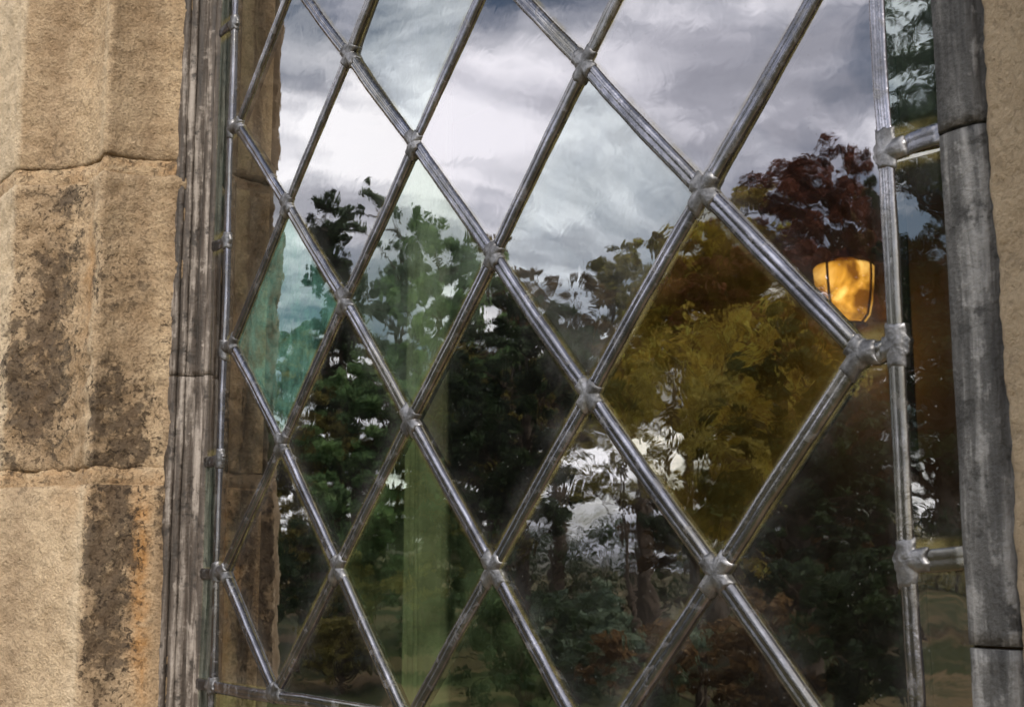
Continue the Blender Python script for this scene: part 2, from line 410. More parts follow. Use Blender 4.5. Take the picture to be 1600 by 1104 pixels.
def mortar(prof, z0, z1, seed, side, inset=-.02):
    pr = resample([q.copy() for q in prof[3:]], .05); n = len(pr)
    tan = np.gradient(pr, axis=0); tan /= np.linalg.norm(tan, axis=1)[:, None]
    nor = np.stack([tan[:, 1], -tan[:, 0]], 1)
    if nor[:, 1].mean() > 0: nor = -nor
    zs = np.linspace(z0-.02, z1+.02, 7); V = []
    for k, z in enumerate(zs):
        for i, q in enumerate(pr):
            d = inset + .02*fbm(q[0]*5+seed, q[1]*5, z*5, 3)-.02*(abs(k-3)/3)**3
            w_ = .035*fbm(q[0]*2.2+seed, 4, q[1]*2.2, 3)
            p3 = q+nor[i]*d; V.append((p3[0]*S, p3[1]*S, zl(z+w_)))
    nb = len(V)
    for z in (zs[0], zs[-1]):
        for q in pr: V.append((q[0]*S-side*-.02, q[1]*S+.03, zl(z)))
    faces = [(j*n+i, j*n+i+1, (j+1)*n+i+1, (j+1)*n+i) for j in range(6) for i in range(n-1)]
    faces += [(i, i+1, nb+i+1, nb+i) for i in range(n-1)] + [(6*n+i, 6*n+i+1, nb+n+i+1, nb+n+i) for i in range(n-1)]
    k_ = len(V); oc = [.35+.5*fbm(i*.13+seed, 1, 1, 3) for i in range(k_)]
    return mesh_obj('mortar_joint', V, faces, STONE, WALL, True, dict(stain=[.22]*k_, ochre=[max(0, min(1, q)) for q in oc], brown=[0]*k_, pale=[.12]*k_))
mortar(left_profile(), J1B, J1T, 2.0, -1)
mortar(left_profile(), J2B, J2T, 6.0, -1)
mortar(left_profile(), 3.2, 3.35, 8.0, -1)
jamb_block('jamb_stone', RIGHT, -7.0, -1.2, 21., 1, step=.03, zstep=.035, rough=.8, label='plain right jamb stone close beside the lead strip')
jamb_block('jamb_stone', RIGHT, -1.1, 6.2, 27., 1, step=.03, zstep=.035, rough=.8, label='upper right jamb stone close beside the lead strip')
mortar(RIGHT, -1.2, -1.1, 31., 1)

# plain coursed blocks of the wall round the opening
def rubble_block(lo, hi, name='wall_stone'):
    o = box(name, lo, hi, STONE, WALL, bev=.007)
    return o
yF, yB = -1.465*S, .05
zs = [0.0, .33, .64, .95, 1.285, 1.5435, 1.79, 2.06, 2.2155, 2.452]
for (xa, xb) in ((-3.6*S, -2.6), (11*S, 3.2)):
    s = 1 if xb > xa else -1
    for r in range(len(zs)-1):
        x = xa + s*.006
        while abs(x-xa) < abs(xb-xa)-.05:
            L = random.uniform(.35, .62) if abs(x-xa) > .02 else (.28 if r % 2 else .44)
            x2 = x+s*L
            rubble_block((min(x, x2)+.004, yF+random.uniform(-.004, .004), zs[r]+.005), (max(x, x2)-.004, yB, zs[r+1]-.005)); x = x2
rubble_block((-3.6*S, yF-.03, 1.20), (11*S, yB, 1.2965), 'window_sill')
rubble_block((-3.6*S, yF, 2.2215), (11*S, yB, 2.447), 'lintel')
for a, b in ((-.25, .16), (.17, .50), (.51, .77)):
    rubble_block((a, yF, .64), (b, yB, 1.195)); rubble_block((a, yF, 0), (b, yB, .635))
for i in range(12):
    rubble_block((-2.6+i*.48+.004, yF, 2.456), (-2.6+(i+1)*.48-.004, yB, 2.9)); rubble_block((-2.6+i*.48+.004, yF, 2.905), (-2.6+(i+1)*.48-.004, yB, 3.4))
# solid core of the wall behind the facing stones
mb = box('wall_core', (-6.2, .052, 0), (-2.4*S, .073, 3.4), PLASTER, WALL)
box('wall_core', (8.6*S, .052, 0), (2.6, .073, 3.4), PLASTER, WALL)
box('wall_core', (-2.38*S, .052, 0), (8.58*S, .073, zl(-6.3)), PLASTER, WALL)
box('wall_core', (-2.38*S, .052, zl(6.1)), (8.58*S, .073, 3.4), PLASTER, WALL)

# ================================================================== leaded window
WIN = thing('leaded_window', 'diamond leaded casement window reflecting trees and a cloudy sky', 'window', (3.5*S, 0, zl(-5.8)))
NODES = {(0,0):(-0.043,-0.029),(2,0):(2.024,-0.003),(1,-1):(1.006,-1.037),(3,-1):(3.033,-1.019),(5,-1):(4.987,-1.023),(0,-2):(-0.030,-2.131),(2,-2):(2.027,-2.048),(4,-2):(4.019,-2.065),(6,-2):(5.984,-2.077),(1,-3):(1.017,-3.114),(3,-3):(3.008,-3.088),(5,-3):(4.991,-3.108),(0,-4):(-0.054,-4.175),(2,-4):(2.002,-4.138),(4,-4):(4.017,-4.144),(6,-4):(6.006,-4.166),(1,-5):(0.993,-5.158),(7,-3):(6.995,-3.118)}
VB, VT = -5, 5
def node(u, v):
    if (u, v) in NODES: return np.array(NODES[(u, v)])
    h = random.Random(u*31+v*7)
    return np.array((u+h.uniform(-.02, .02), v*ASP+h.uniform(-.02, .02)-(.02 if v < 0 else 0)))
BL, BR = -.20, 7.20           # border lead centre lines
ZB, ZT = -5.175, VT*ASP
FL, FR, FB, FT = -.51, 7.51, -5.50, 5.50

def pane(poly, kind, tilt=None, name='pane'):
    """a quarry of glass 3 mm thick, slightly bowed, seated a little out of plane in its leads"""
    P = np.array(poly, float); c = P.mean(0)
    h = random.Random(int(c[0]*1000)*7+int(c[1]*1000))
    tx, tz = tilt if tilt else (h.gauss(0, .0095), h.gauss(0, .0075))
    pts = []
    k = 7
    for a, b in zip(P, np.roll(P, -1, 0)):
        for i in range(k): pts.append(a+(b-a)*i/k)
    pts = np.array(pts); n = len(pts)
    fr = (1.0, .93, .86, .76, .6, .4, .2); V, E = [], []
    bow = h.uniform(-.0016, .0016)
    def yo(q, f): return ((q[0]-c[0])*tx+(q[1]-c[1])*tz)+bow*(1-f*f)
    for f in fr:
        for q in pts:
            q2 = c+(q-c)*f; V.append((q2[0]*S, yo(q2, f)*S-.0012, zl(q2[1]))); E.append(max(0, (f-.6)/.4))
    V.append((c[0]*S, yo(c, 0)*S-.0012, zl(c[1]))); E.append(0)
    nv = len(V)
    faces = []
    for j in range(len(fr)-1):
        for i in range(n):
            i2 = (i+1) % n
            faces.append((j*n+i, j*n+i2, (j+1)*n+i2, (j+1)*n+i))
    L = (len(fr)-1)*n
    for i in range(n): faces.append((L+i, L+(i+1) % n, nv-1))
    back = [(x, y+.003, z) for x, y, z in V]
    fb = [tuple(q+nv for q in f[::-1]) for f in faces]
    rim = [(i, i+nv, (i+1) % n+nv, (i+1) % n) for i in range(n)]
    # front must face -y
    a, b, d = [np.array(V[q]) for q in faces[0][:3]]
    if np.cross(b-a, d-a)[1] > 0:
        faces = [f[::-1] for f in faces]; fb = [f[::-1] for f in fb]; rim = [f[::-1] for f in rim]
    o = mesh_obj(name, V+back, faces+fb+rim, GLASS[kind], WIN, True, dict(edge=E+E))
    return o

prof = [(-.5, -.10), (-.5, .30), (-.47, .52), (-.40, .74), (-.29, .92), (-.18, .99), (-.06, .90), (.0, .84), (.06, .90), (.18, .99), (.29, .92), (.40, .74), (.47, .52), (.5, .30), (.5, -.10)]
def came(A, B, wd=.104, ht=.027, name='came', seed=0):
    A, B = np.array(A, float), np.array(B, float); d = B-A; L = np.hypot(*d); d /= L; nrm = np.array((-d[1], d[0]))
    k = max(2, int(L/.055)); V = []
    sd = A[0]*3.1+A[1]*5.7+seed
    P = prof
    bend = .012*math.sin(sd*9)
    for i in range(k+1):
        q = i/k; c = A+d*L*q+nrm*(bend*4*q*(1-q)+.005*noise.noise(Vector((sd, q*L*3, 0))))
        ww = wd*(1+.07*noise.noise(Vector((sd+5, q*L*4, 1)))); hh = ht*(1+.10*noise.noise(Vector((sd+9, q*L*5, 2))))
        sk = .10*noise.noise(Vector((sd+2, q*L*2, 4)))
        for a, b in P:
            p2 = c+nrm*ww*(a+sk*max(0, b)*(.5-abs(a))); V.append((p2[0]*S, -(b*hh)*S-.0012, zl(p2[1])))
        for a, b in P[::-1]:
            p2 = c+nrm*ww*a; V.append((p2[0]*S, (b*hh)*S+.0018, zl(p2[1])))
    m = len(P)*2; faces = []
    for j in range(k):
        for i in range(m):
            i2 = (i+1) % m; faces.append((j*m+i, j*m+i2, (j+1)*m+i2, (j+1)*m+i))
    faces.append(tuple(range(m))[::-1]); faces.append(tuple(k*m+i for i in range(m)))
    return mesh_obj(name, V, faces, LEAD, WIN, True)

def solder(c, dirs, wd=.110, ht=.027, L=.112, name='solder_joint'):
    c = np.array(c, float); h = random.Random(int(c[0]*999)*13+int(c[1]*999))
    dirs = [np.array(d, float)/np.hypot(*d) for d in dirs]
    Ls = [L*h.uniform(.75, 1.25) for _ in dirs]; Ws = [wd*h.uniform(.95, 1.12) for _ in dirs]
    sl = [h.uniform(-.35, .35) for _ in dirs]
    A = 88; outl = []
    for k in range(A):
        th = 2*math.pi*k/A; e = np.array((math.cos(th), math.sin(th))); r = .075
        for d, l, w_, s_ in zip(dirs, Ls, Ws, sl):
            lx, ly = e@d, e@np.array((-d[1], d[0]))
            # fillet in the crotch
            if lx > 0:
                lim = (l+s_*.03)/max(lx-s_*ly*.4, 1e-4) if lx-s_*ly*.4 > 0 else 9
                rr = min(lim, (w_/2)/max(abs(ly), 1e-4)); r = max(r, rr)
        outl.append(min(r, .26)*(1+.13*noise.noise(Vector((c[0]*7+e[0]*3, c[1]*7+e[1]*3, 3)))))
    outl = np.array(outl); outl = np.minimum(outl, (np.roll(outl, 1)+np.roll(outl, -1))/2+.02)
    fr = (1.0, .97, .88, .74, .56, .36, .16); V = []
    dent = h.uniform(-.2, .35)
    for f in fr:
        for k in range(A):
            th = 2*math.pi*k/A; e = np.array((math.cos(th), math.sin(th))); q = e*outl[k]*f
            b = 0
            for d, w_ in zip(dirs, Ws):
                lx, ly = q@d, abs(q@np.array((-d[1], d[0])))
                if lx > -.03: b = max(b, max(0, 1-(ly/(w_*.52))**2.4))
            r = np.hypot(*q)
            edge_ = min(1, (1-f)*9)
            b = (.86*b*edge_ + .16*math.exp(-(r/.07)**2)*(1-3*dent) + .10*edge_)
            b += .22*fbm(c[0]*5+q[0]*17, c[1]*5+q[1]*17, 1.0, 4)*edge_
            V.append(((c[0]+q[0])*S, -(.012+b*ht)*S-.0012, zl(c[1]+q[1])))
    V.append((c[0]*S, -(.012+ht*(1.08-.2*dent))*S-.0012, zl(c[1])))
    nv = len(V)
    faces = [(j*A+i, j*A+(i+1) % A, (j+1)*A+(i+1) % A, (j+1)*A+i) for j in range(len(fr)-1) for i in range(A)]
    faces += [((len(fr)-1)*A+i, (len(fr)-1)*A+(i+1) % A, nv-1) for i in range(A)]
    base = len(V)
    for k in range(A):
        x, y, z = V[k]; V.append((x, 0.0004, z))
    faces += [(k, base+k, base+(k+1) % A, (k+1) % A) for k in range(A)]
    return mesh_obj(name, V, faces, SOLDER, WIN, True)

KIND = {(1,0):'clear',(3,0):'blue',(5,0):'lilac',(2,-1):'clear',(4,-1):'lilac',(6,-1):'lilac',(1,-2):'teal',(3,-2):'sage',(5,-2):'blue',(7,-2):'lilac',
        (2,-3):'smoke',(4,-3):'smoke',(6,-3):'amber',(1,-4):'smoke',(3,-4):'green',(5,-4):'clear',(7,-4):'smoke',(2,-5):'smoke',(4,-5):'green',(6,-5):'smoke',(0,-1):'aged',(0,-3):'aged',(0,-5):'aged',(0,1):'aged'}
TILT = {}
for v in range(VB, VT+1):
    for u in range(0, 8):
        if (u+v) % 2 == 0: continue
        kind = KIND.get((u, v), random.choice(['clear', 'lilac', 'blue', 'clear', 'green']))
        up, dn, lf, rt = (node(u, v+1) if v < VT else None), (node(u, v-1) if v > VB else None), (node(u-1, v) if u > 0 else None), (node(u+1, v) if u < 7 else None)
        poly = []
        if u == 0:
            zt = up[1] if up is not None else ZT; zb = dn[1] if dn is not None else ZB
            poly = [(BL, zt)] + ([tuple(up)] if up is not None else []) + [tuple(rt)] + ([tuple(dn)] if dn is not None else []) + [(BL, zb)]
        elif u == 7:
            zt = up[1] if up is not None else ZT; zb = dn[1] if dn is not None else ZB
            poly = [(BR, zt)] + ([tuple(up)] if up is not None else []) + [tuple(lf)] + ([tuple(dn)] if dn is not None else []) + [(BR, zb)]
        elif v == VB: poly = [tuple(lf), tuple(up), tuple(rt)]
        elif v == VT: poly = [tuple(lf), tuple(dn), tuple(rt)]
        else: poly = [tuple(up), tuple(rt), tuple(dn), tuple(lf)]
        pane(poly, kind, TILT.get((u, v)))

# diagonal cames, one piece between two joints
for v in range(VB, VT+1):
    for u in range(0, 8):
        if (u+v) % 2: continue
        for du, dv in ((1, 1), (1, -1)):
            u2, v2 = u+du, v+dv
            if u2 > 7 or not VB <= v2 <= VT: continue
            A, B = node(u, v), node(u2, v2); d = (B-A)/np.hypot(*(B-A))
            came(A+d*.045, B-d*.045, ht=.027 if dv > 0 else .029)
# border leads with their bars
LB = [1.046+2*ASP, 1.046, -1.103, -3.165, -4.188]
RB = [4.2, 2.05, -.02, -2.17, -4.10]
TB = [(1, 'b'), (3, 'b'), (5, 'b')]
def chain(pts, **k):
    for A, B in zip(pts[:-1], pts[1:]): came(A, B, **k)
lz = sorted(set([ZB, ZT, FB, FT]+[node(0, v)[1] for v in range(-4, 5, 2)]+LB))
chain([(BL, z) for z in lz], wd=.080, ht=.028)
rz = sorted(set([ZB, ZT, FB, FT]+[node(7, v)[1] for v in range(-3, 4, 2)]+RB))
chain([(BR, z) for z in rz], wd=.095, ht=.030)
for z in (ZB, ZT):
    xs = [BL]+[node(u, VB if z < 0 else VT)[0] for u in (1, 3, 5, 7)]+[BR]
    chain([(x, z) for x in xs], wd=.10, ht=.027)
    came((FL, z), (BL-.03, z), wd=.10); came((BR+.03, z), (FR, z), wd=.10)
for z in LB: came((FL, z), (BL-.02, z), wd=.10, ht=.022)
for z in RB: came((BR+.02, z-.005), (FR, z+.015), wd=.105, ht=.012)
for v in range(-4, 5, 2): nn = node(0, v); came((BL+.02, nn[1]), nn-F((.02, 0)), wd=.08, ht=.026)
for v in range(-3, 4, 2): nn = node(7, v); came(nn+F((.03, 0)), (BR-.02, nn[1]+.01), wd=.11, ht=.027)
for u in (2, 4, 6):
    came((u, FB), (u, ZB-.03), wd=.10); came((u, ZT+.03), (u, FT), wd=.10)
# border strips of glass
def strips(cuts, x0, x1, vertical, kinds):
    for i, (a, b) in enumerate(zip(cuts[:-1], cuts[1:])):
        kk = kinds[i % len(kinds)]
        if vertical: pane([(x0, a), (x1, a), (x1, b), (x0, b)], kk, ((.10 if x0 > 5 else 0)+random.gauss(0, .015), random.gauss(0, .006)), 'border_pane')
        else: pane([(a, x0), (b, x0), (b, x1), (a, x1)], kk, None, 'border_pane')
strips([FB, ZB]+sorted(LB)+[ZT, FT], FL, BL, True, ['grey', 'grey', 'grey', 'smoke', 'grey'])
strips([FB, ZB]+sorted(RB)+[ZT, FT], BR, FR, True, ['smoke', 'smoke', 'smoke', 'grey', 'smoke', 'smoke'])
strips([BL, 2, 4, 6, BR], FB, ZB, False, ['green', 'grey']); strips([BL, 2, 4, 6, BR], ZT, FT, False, ['green', 'grey'])

# solder at every crossing
for v in range(VB, VT+1):
    for u in range(0, 8):
        if (u+v) % 2: continue
        c = node(u, v); ds = []
        for du, dv in ((1, 1), (1, -1), (-1, 1), (-1, -1)):
            if 0 <= u+du <= 7 and VB <= v+dv <= VT: ds.append(node(u+du, v+dv)-c)
        if u == 0: ds.append(F((-1, 0)))
        if u == 7: ds.append(F((1, 0)))
        if v in (VB, VT): ds += [F((1, 0)), F((-1, 0))]
        solder(c, ds, L=.095 if u == 0 else .118)
for v in range(-4, 5, 2): solder((BL, node(0, v)[1]), [(0, 1), (0, -1), (1, 0)], wd=.095, L=.09)
for v in range(-3, 4, 2): solder((BR, node(7, v)[1]+.01), [(0, 1), (0, -1), (-1, 0)], wd=.106, L=.10, ht=.024)
for z in LB+[ZB, ZT]: solder((BL, z), [(0, 1), (0, -1), (-1, 0)]+([(1, 0)] if z in (ZB, ZT) else []), wd=.10, L=.09)
for z in RB+[ZB, ZT]: solder((BR, z), [(0, 1), (0, -1), (1, .08)]+([(-1, 0)] if z in (ZB, ZT) else []), wd=.104, L=.10, ht=.021)

# weathered strips that hold the leaded light in the stone
def strip_prof(pr, z0, z1, mat, name, seed, amp=.006, label=None):
    pr = resample([F(q) for q in pr], .028); n = len(pr); k = max(3, int((z1-z0)/.06)); V = []
    for z in np.linspace(z0, z1, k+1):
        for q in pr:
            dx = amp*fbm(seed+q[0]*2, q[1]*2, z*1.2, 3)+.004*fbm(seed+q[0]*20, q[1]*20, z*5, 3); dy = amp*fbm(seed+9+q[0]*2, q[1]*2, z*1.2, 3)
            V.append(((q[0]+dx)*S, (q[1]+dy)*S, zl(z)))
    faces = [(j*n+i, j*n+(i+1) % n, (j+1)*n+(i+1) % n, (j+1)*n+i) for j in range(k) for i in range(n)]
    faces.append(tuple(range(n))[::-1]); faces.append(tuple(k*n+i for i in range(n)))
    o = mesh_obj(name, V, faces, mat, WIN, True)
    if label: o['label'] = label
    return o
PL = [(-0.5, 0.06), (-0.5, -0.028), (-0.525, -0.05), (-0.555, -0.052), (-0.575, -0.02), (-0.6, -0.018), (-0.615, -0.055), (-0.66, -0.075), (-0.685, -0.07), (-0.69, -0.05), (-0.7, -0.05), (-0.705, -0.1), (-0.715, -0.136), (-0.735, -0.14), (-0.738, -0.152), (-0.722, -0.16), (-0.722, -0.184), (-0.74, -0.208), (-0.765, -0.212), (-0.765, -0.224), (-0.75, -0.232), (-0.755, -0.26), (-0.775, -0.28), (-0.86, -0.284), (-0.86, 0.06)]
strip_prof(PL, -5.85, -2.35, FRAMEL, 'window_frame', 1.0, label='lower left stile, grooved and peeling')
strip_prof(PL, -2.34, 5.85, FRAMEL, 'window_frame', 4.0, label='upper left stile, grooved and peeling')
PR = [(7.495, .06), (7.495, -.02), (7.51, -.046), (7.56, -.062), (7.64, -.067), (7.71, -.062), (7.742, -.046), (7.755, -.01), (7.80, .0), (7.80, .06)]
PR2 = [(x-.018*(x > 7.6), y-.010) for x, y in PR]
strip_prof(PR2, -2.160, 5.85, FRAMER, 'window_frame', 11., .005, 'upper piece of grey lead strip')
strip_prof(PR, -4.455, -2.178, FRAMER, 'window_frame', 14., .005, 'middle piece of grey lead strip')
strip_prof([(x+.006, y-.006) for x, y in PR], -5.85, -4.47, FRAMER, 'window_frame', 17., .005, 'bottom piece of grey lead strip')
def hstrip(z0, z1, name, lab):
    o = box(name, (-.76*S, -.07*S, zl(z0)), (7.77*S, .06*S, zl(z1)), FRAMER, WIN, bev=.002); o['label'] = lab
hstrip(-5.9, -5.49, 'window_frame', 'bottom rail of grey lead'); hstrip(5.49, 5.9, 'window_frame', 'top rail of grey lead')

# ================================================================== inside the room
def tube(name, pts, rads, mat, parent, seg=7):
    pts = [np.array(p, float) for p in pts]; V, Fc = [], []
    for i, p in enumerate(pts):
        d = pts[min(i+1, len(pts)-1)]-pts[max(i-1, 0)]; d /= np.linalg.norm(d)+1e-9
        a = np.cross(d, (0.3, .9, .2)); a /= np.linalg.norm(a)+1e-9; b = np.cross(d, a)
        for k in range(seg):
            th = 2*math.pi*k/seg; V.append(p+(a*math.cos(th)+b*math.sin(th))*rads[i])
    for j in range(len(pts)-1):
        for k in range(seg): Fc.append((j*seg+k, j*seg+(k+1) % seg, (j+1)*seg+(k+1) % seg, (j+1)*seg+k))
    return V, Fc
def lathe(name, prof, mat, parent, loc, seg=24, axis=None):
    V, Fc = [], []
    for r, z in prof:
        for k in range(seg):
            a = 2*math.pi*k/seg; V.append((loc[0]+r*math.cos(a), loc[1]+r*math.sin(a), loc[2]+z))
    for j in range(len(prof)-1):
        for k in range(seg): Fc.append((j*seg+k, j*seg+(k+1) % seg, (j+1)*seg+(k+1) % seg, (j+1)*seg+k))
    return mesh_obj(name, V, Fc, mat, parent)
LP = Vector((-1.288, 2.25, 2.165))
LAMP = thing('wall_lamp', 'glowing amber glass wall lamp seen through the right edge of the window', 'lamp', (LP.x, RY1-.01, LP.z-.12))
sm, t = new_mat('glowing_amber_shade'); P = t.pos(); n = t.noise(P, 13, 3, .5, .5)
em = t.add('Emission'); t.l.new(t.ramp(n, (.36, (.13, .048, .004)), (.5, (.46, .215, .02)), (.64, (.85, .50, .11))), em.inputs[0]); em.inputs[1].default_value = 1.25
lw = t.add('LayerWeight'); lw.inputs[0].default_value = .35
t.l.new(t.math('ADD', 1.15, t.math('MULTIPLY', t.math('POWER', t.math('SUBTRACT', 1.0, lw.outputs['Facing']), 3.0), 1.5)), em.inputs[1])
t.l.new(em.outputs[0], t.out.inputs[0])
lathe('lamp_shade', [(0.0258, 0.0747), (0.0705, 0.072), (0.0757, 0.0648), (0.0731, 0.027), (0.0688, -0.018), (0.0602, -0.0558), (0.0482, -0.072), (0.0447, -0.072), (0.0568, -0.0549), (0.0645, -0.018), (0.0688, 0.027), (0.0688, 0.063), (0.0258, 0.0702)], sm, LAMP, LP)
lathe('lamp_cap', [(.001, .115), (.012, .112), (.016, .10), (.038, .092), (.04, .083), (.001, .083)], BRASS, LAMP, LP)
lathe('lamp_finial', [(.05, -.076), (.055, -.082), (.02, -.1), (.012, -.115), (.001, -.125)], BRASS, LAMP, LP)
box('lamp_arm', (LP.x-.012, LP.y, LP.z+.10), (LP.x+.012, RY1-.012, LP.z+.118), BRASS, LAMP, .003)
box('lamp_backplate', (LP.x-.04, RY1-.014, LP.z-.05), (LP.x+.04, RY1-.001, LP.z+.15), BRASS, LAMP, .005)
for k in range(4):
    a = math.pi*(.04+k*.5)
    V, Fc = tube('s', [LP+Vector((math.cos(a)*r_, math.sin(a)*r_, z_)) for r_, z_ in ((.043, .080), (.0765, .070), (.076, .036), (.071, -.018), (.062, -.058), (.043, -.078))], [.0035]*6, BRASS, None, 6)
    mesh_obj('strap', V, Fc, BRASS, LAMP)
pl = bpy.data.lights.new('lamp_bulb', 'POINT'); pl.energy = .6; pl.color = (1, .62, .22); pl.shadow_soft_size = .05
plo = bpy.data.objects.new('lamp_bulb', pl); plo.location = (LP-Vector((0, 0, .16)))-root_of(LAMP); link(plo, LAMP)

# curtain drawn aside next to the window
CV, CF = [], []
cx0, cx1 = -.262, -.200
for side in (0, 1):
    for j in range(13):
        z = .35+j*(2.55-.35)/12
        for i in range(41):
            q = i/40; x = cx0+(cx1-cx0)*q+.004*math.sin(z*3+q*6); y = .31+.016*math.sin(q*34+.5*math.sin(z*2))-.02*q+side*.003
            CV.append((x, y, z))
nn = 41
for s_ in (0, 1):
    o_ = s_*13*nn
    for j in range(12):
        for i in range(40): CF.append((o_+j*nn+i, o_+j*nn+i+1, o_+(j+1)*nn+i+1, o_+(j+1)*nn+i))
for j in range(12): CF.append((j*nn, (j+1)*nn, (j+14)*nn, (j+13)*nn)); CF.append((j*nn+40, (j+1)*nn+40, (j+14)*nn+40, (j+13)*nn+40))
cu = mesh_obj('curtain', CV, CF, CURTAIN); cu['label'] = 'pale green folded curtain hanging inside behind the green diamond pane'; cu['category'] = 'curtain'
rod = thing('curtain_rod', 'brass rod carrying the pale curtain inside the window', 'curtain rod', (-.12, .30, 2.57))
V, Fc = tube('rod', [(-.34, .30, 2.565), (.7, .30, 2.565)], [.009, .009], BRASS, None, 10); mesh_obj('rod', V, Fc, BRASS, rod)
for x in (-.33, .68): box('bracket', (x-.008, .074, 2.548), (x+.008, .294, 2.582), BRASS, rod, .002)

# ================================================================== trees and hedges reflected in the glass
def leaf_cloud(centers, radii, counts, size, seed, droop=0.0):
    r = np.random.default_rng(seed)
    idx = np.repeat(np.arange(len(centers)), counts); n = len(idx)
    C = np.asarray(centers)[idx]; R = np.asarray(radii)[idx]
    off = r.normal(size=(n, 3)); off /= np.linalg.norm(off, axis=1)[:, None]; off *= (r.random(n)**.5)[:, None]
    P = C+off*R[:, None]*np.array((1, 1, .72))
    if droop: P[:, 2] -= droop*r.random(n)**1.5*R
    nrm = r.normal(size=(n, 3)); nrm[:, 2] = np.abs(nrm[:, 2])+.4; nrm /= np.linalg.norm(nrm, axis=1)[:, None]
    a = np.cross(nrm, r.normal(size=(n, 3))); a /= np.linalg.norm(a, axis=1)[:, None]; b = np.cross(nrm, a)
    if droop: a = a*.5+np.array((0, 0, -1.0)); a /= np.linalg.norm(a, axis=1)[:, None]; b = np.cross(nrm, a); b /= np.linalg.norm(b, axis=1)[:, None]
    s = (size*.58*r.uniform(.55, 1.35, n))[:, None]
    V = np.stack([P-a*s, P+b*s*.52-a*s*.1, P+a*s, P-b*s*.52-a*s*.1], 1).reshape(-1, 3)
    tone = np.clip(.5+.22*r.normal(size=n)+.25*(r.random(len(centers))-.5)[idx]*2, 0, 1)
    return V, np.arange(n*4).reshape(-1, 4), np.repeat(tone, 4)
def tree(name, label, x, y, top, bot, rad, leaf, seed, clumps=60, per=170, size=.085, gap=.55, droop=0.0, cat='tree', group=None, trunk_r=None, cone=0.0):
    r = np.random.default_rng(seed)
    T = thing(name, label, cat, (x, y, 0), group)
    H = top-bot; cz = (top+bot)/2; tr = trunk_r or max(.10, top*.022)
    base = np.array((x, y, 0.)); lean = r.normal(size=2)*.03*top
    zt = bot+H*.78
    tp = [base+np.array((lean[0]*q**1.5+.12*math.sin(q*5+seed)*q, lean[1]*q**1.5+.12*math.cos(q*4+seed)*q, zt*q)) for q in np.linspace(0, 1, 9)]
    V, Fc = tube('t', tp, [tr*(1.35 if i == 0 else 1)*(1-.8*i/8)+.012 for i in range(9)], BARK, None, 9)
    tparr = np.array(tp)
    cs, rs = [], []
    while len(cs) < clumps:
        q = r.uniform(-1, 1, 3); l = np.linalg.norm(q)
        if l > 1 or l < .35*r.random(): continue
        lob = 1+.28*math.sin(3*math.atan2(q[1], q[0])+seed)+.16*math.sin(5*q[2]+seed*2)
        wz = 1-cone*(q[2]*.5+.5)
        c = np.array((x+lean[0]*.7+q[0]*rad*lob*wz, y+lean[1]*.7+q[1]*rad*lob*wz, cz+q[2]*H*.5))
        if noise.noise(Vector(c*1.1/max(.6, rad))+Vector((seed, 0, 0))) < -.32+gap*.4-.25: continue
        cs.append(c); rs.append(r.uniform(.20, .38)*max(.75, rad*.62))
    for c in cs:
        j = int(np.argmin(np.abs(tparr[:, 2]-max(bot*.8, c[2]-np.hypot(*(c[:2]-base[:2]))*.8)))); s0 = tp[j]
        m1 = s0*.55+c*.45+r.normal(size=3)*.10*rad; m1[2] += .06*rad
        v, f = tube('b', [s0, m1, c], [tr*.22*(1-.06*j), tr*.13, .008], BARK, None, 4)
        k = len(V); V += v; Fc += [tuple(q+k for q in ff) for ff in f]
    mesh_obj('trunk', V, Fc, BARK, T)
    c2, r2 = [], []
    for c, q in zip(cs, rs):
        for k in range(5):
            c2.append(np.array(c)+r.normal(size=3)*q*(.62, .62, .5)); r2.append(q*r.uniform(.28, .62))
    cs, rs = c2, r2; per = per*.6
    cnt = (np.array(rs)**1.3); cnt = np.maximum(12, cnt/cnt.mean()*per).astype(int)
    lv, lf, tn = leaf_cloud(cs, rs, cnt, size, seed, droop)
    mesh_obj('crown', lv, lf, LEAF[leaf], T, False, dict(tone=tn))
    return T
TG = 'trees reflected in the window'
tree('evergreen_tree', 'small dark evergreen reflected high in the left clear diamond', -23.70, -13.26, 9.6, 4.6, 1.15, 'dark', 1, 110, 190, .09, .1, group=TG, cone=.55)
tree('tall_tree', 'tall grey green tree reflected behind the small dark evergreen', -29.07, -17.95, 12.3, 5.5, 1.25, 'grey', 2, 60, 190, .12, group=TG)
tree('leafy_tree', 'loose green tree reflected beside the stone jamb', -26.81, -13.81, 8.9, 2.4, 1.5, 'green', 3, 60, 120, .10, .8, group=TG)
tree('leafy_tree', 'mid green feathery tree reflected left of the window centre', -19.13, -13.06, 8.6, 2.0, 1.25, 'green', 4, 85, 190, .085, group=TG, droop=1.2)
tree('leafy_tree', 'russet topped thin tree reflected at the window centre', -23.36, -17.48, 9.7, 3.2, .95, 'brown', 5, 55, 130, .09, .8, group=TG)
tree('leafy_tree', 'near dark tree reflected low in the middle diamonds', -12.73, -9.99, 5.3, .9, 1.35, 'dark', 6, 110, 210, .065, .5, group=TG)
tree('leafy_tree', 'distant olive yellow tree reflected under the blue diamond', -30.82, -27.33, 12.5, 5.0, 2.3, 'olive', 7, 120, 190, .12, .45, group=TG)
tree('leafy_tree', 'golden autumn tree reflected right of the window centre', -24.68, -25.11, 12.2, 4.6, 2.0, 'gold', 8, 130, 200, .11, .4, group=TG)
tree('weeping_tree', 'golden weeping tree with drooping twigs reflected in the amber pane', -12.92, -14.23, 5.3, 1.3, 1.6, 'gold', 9, 60, 75, .06, .95, 2.6, group=TG)
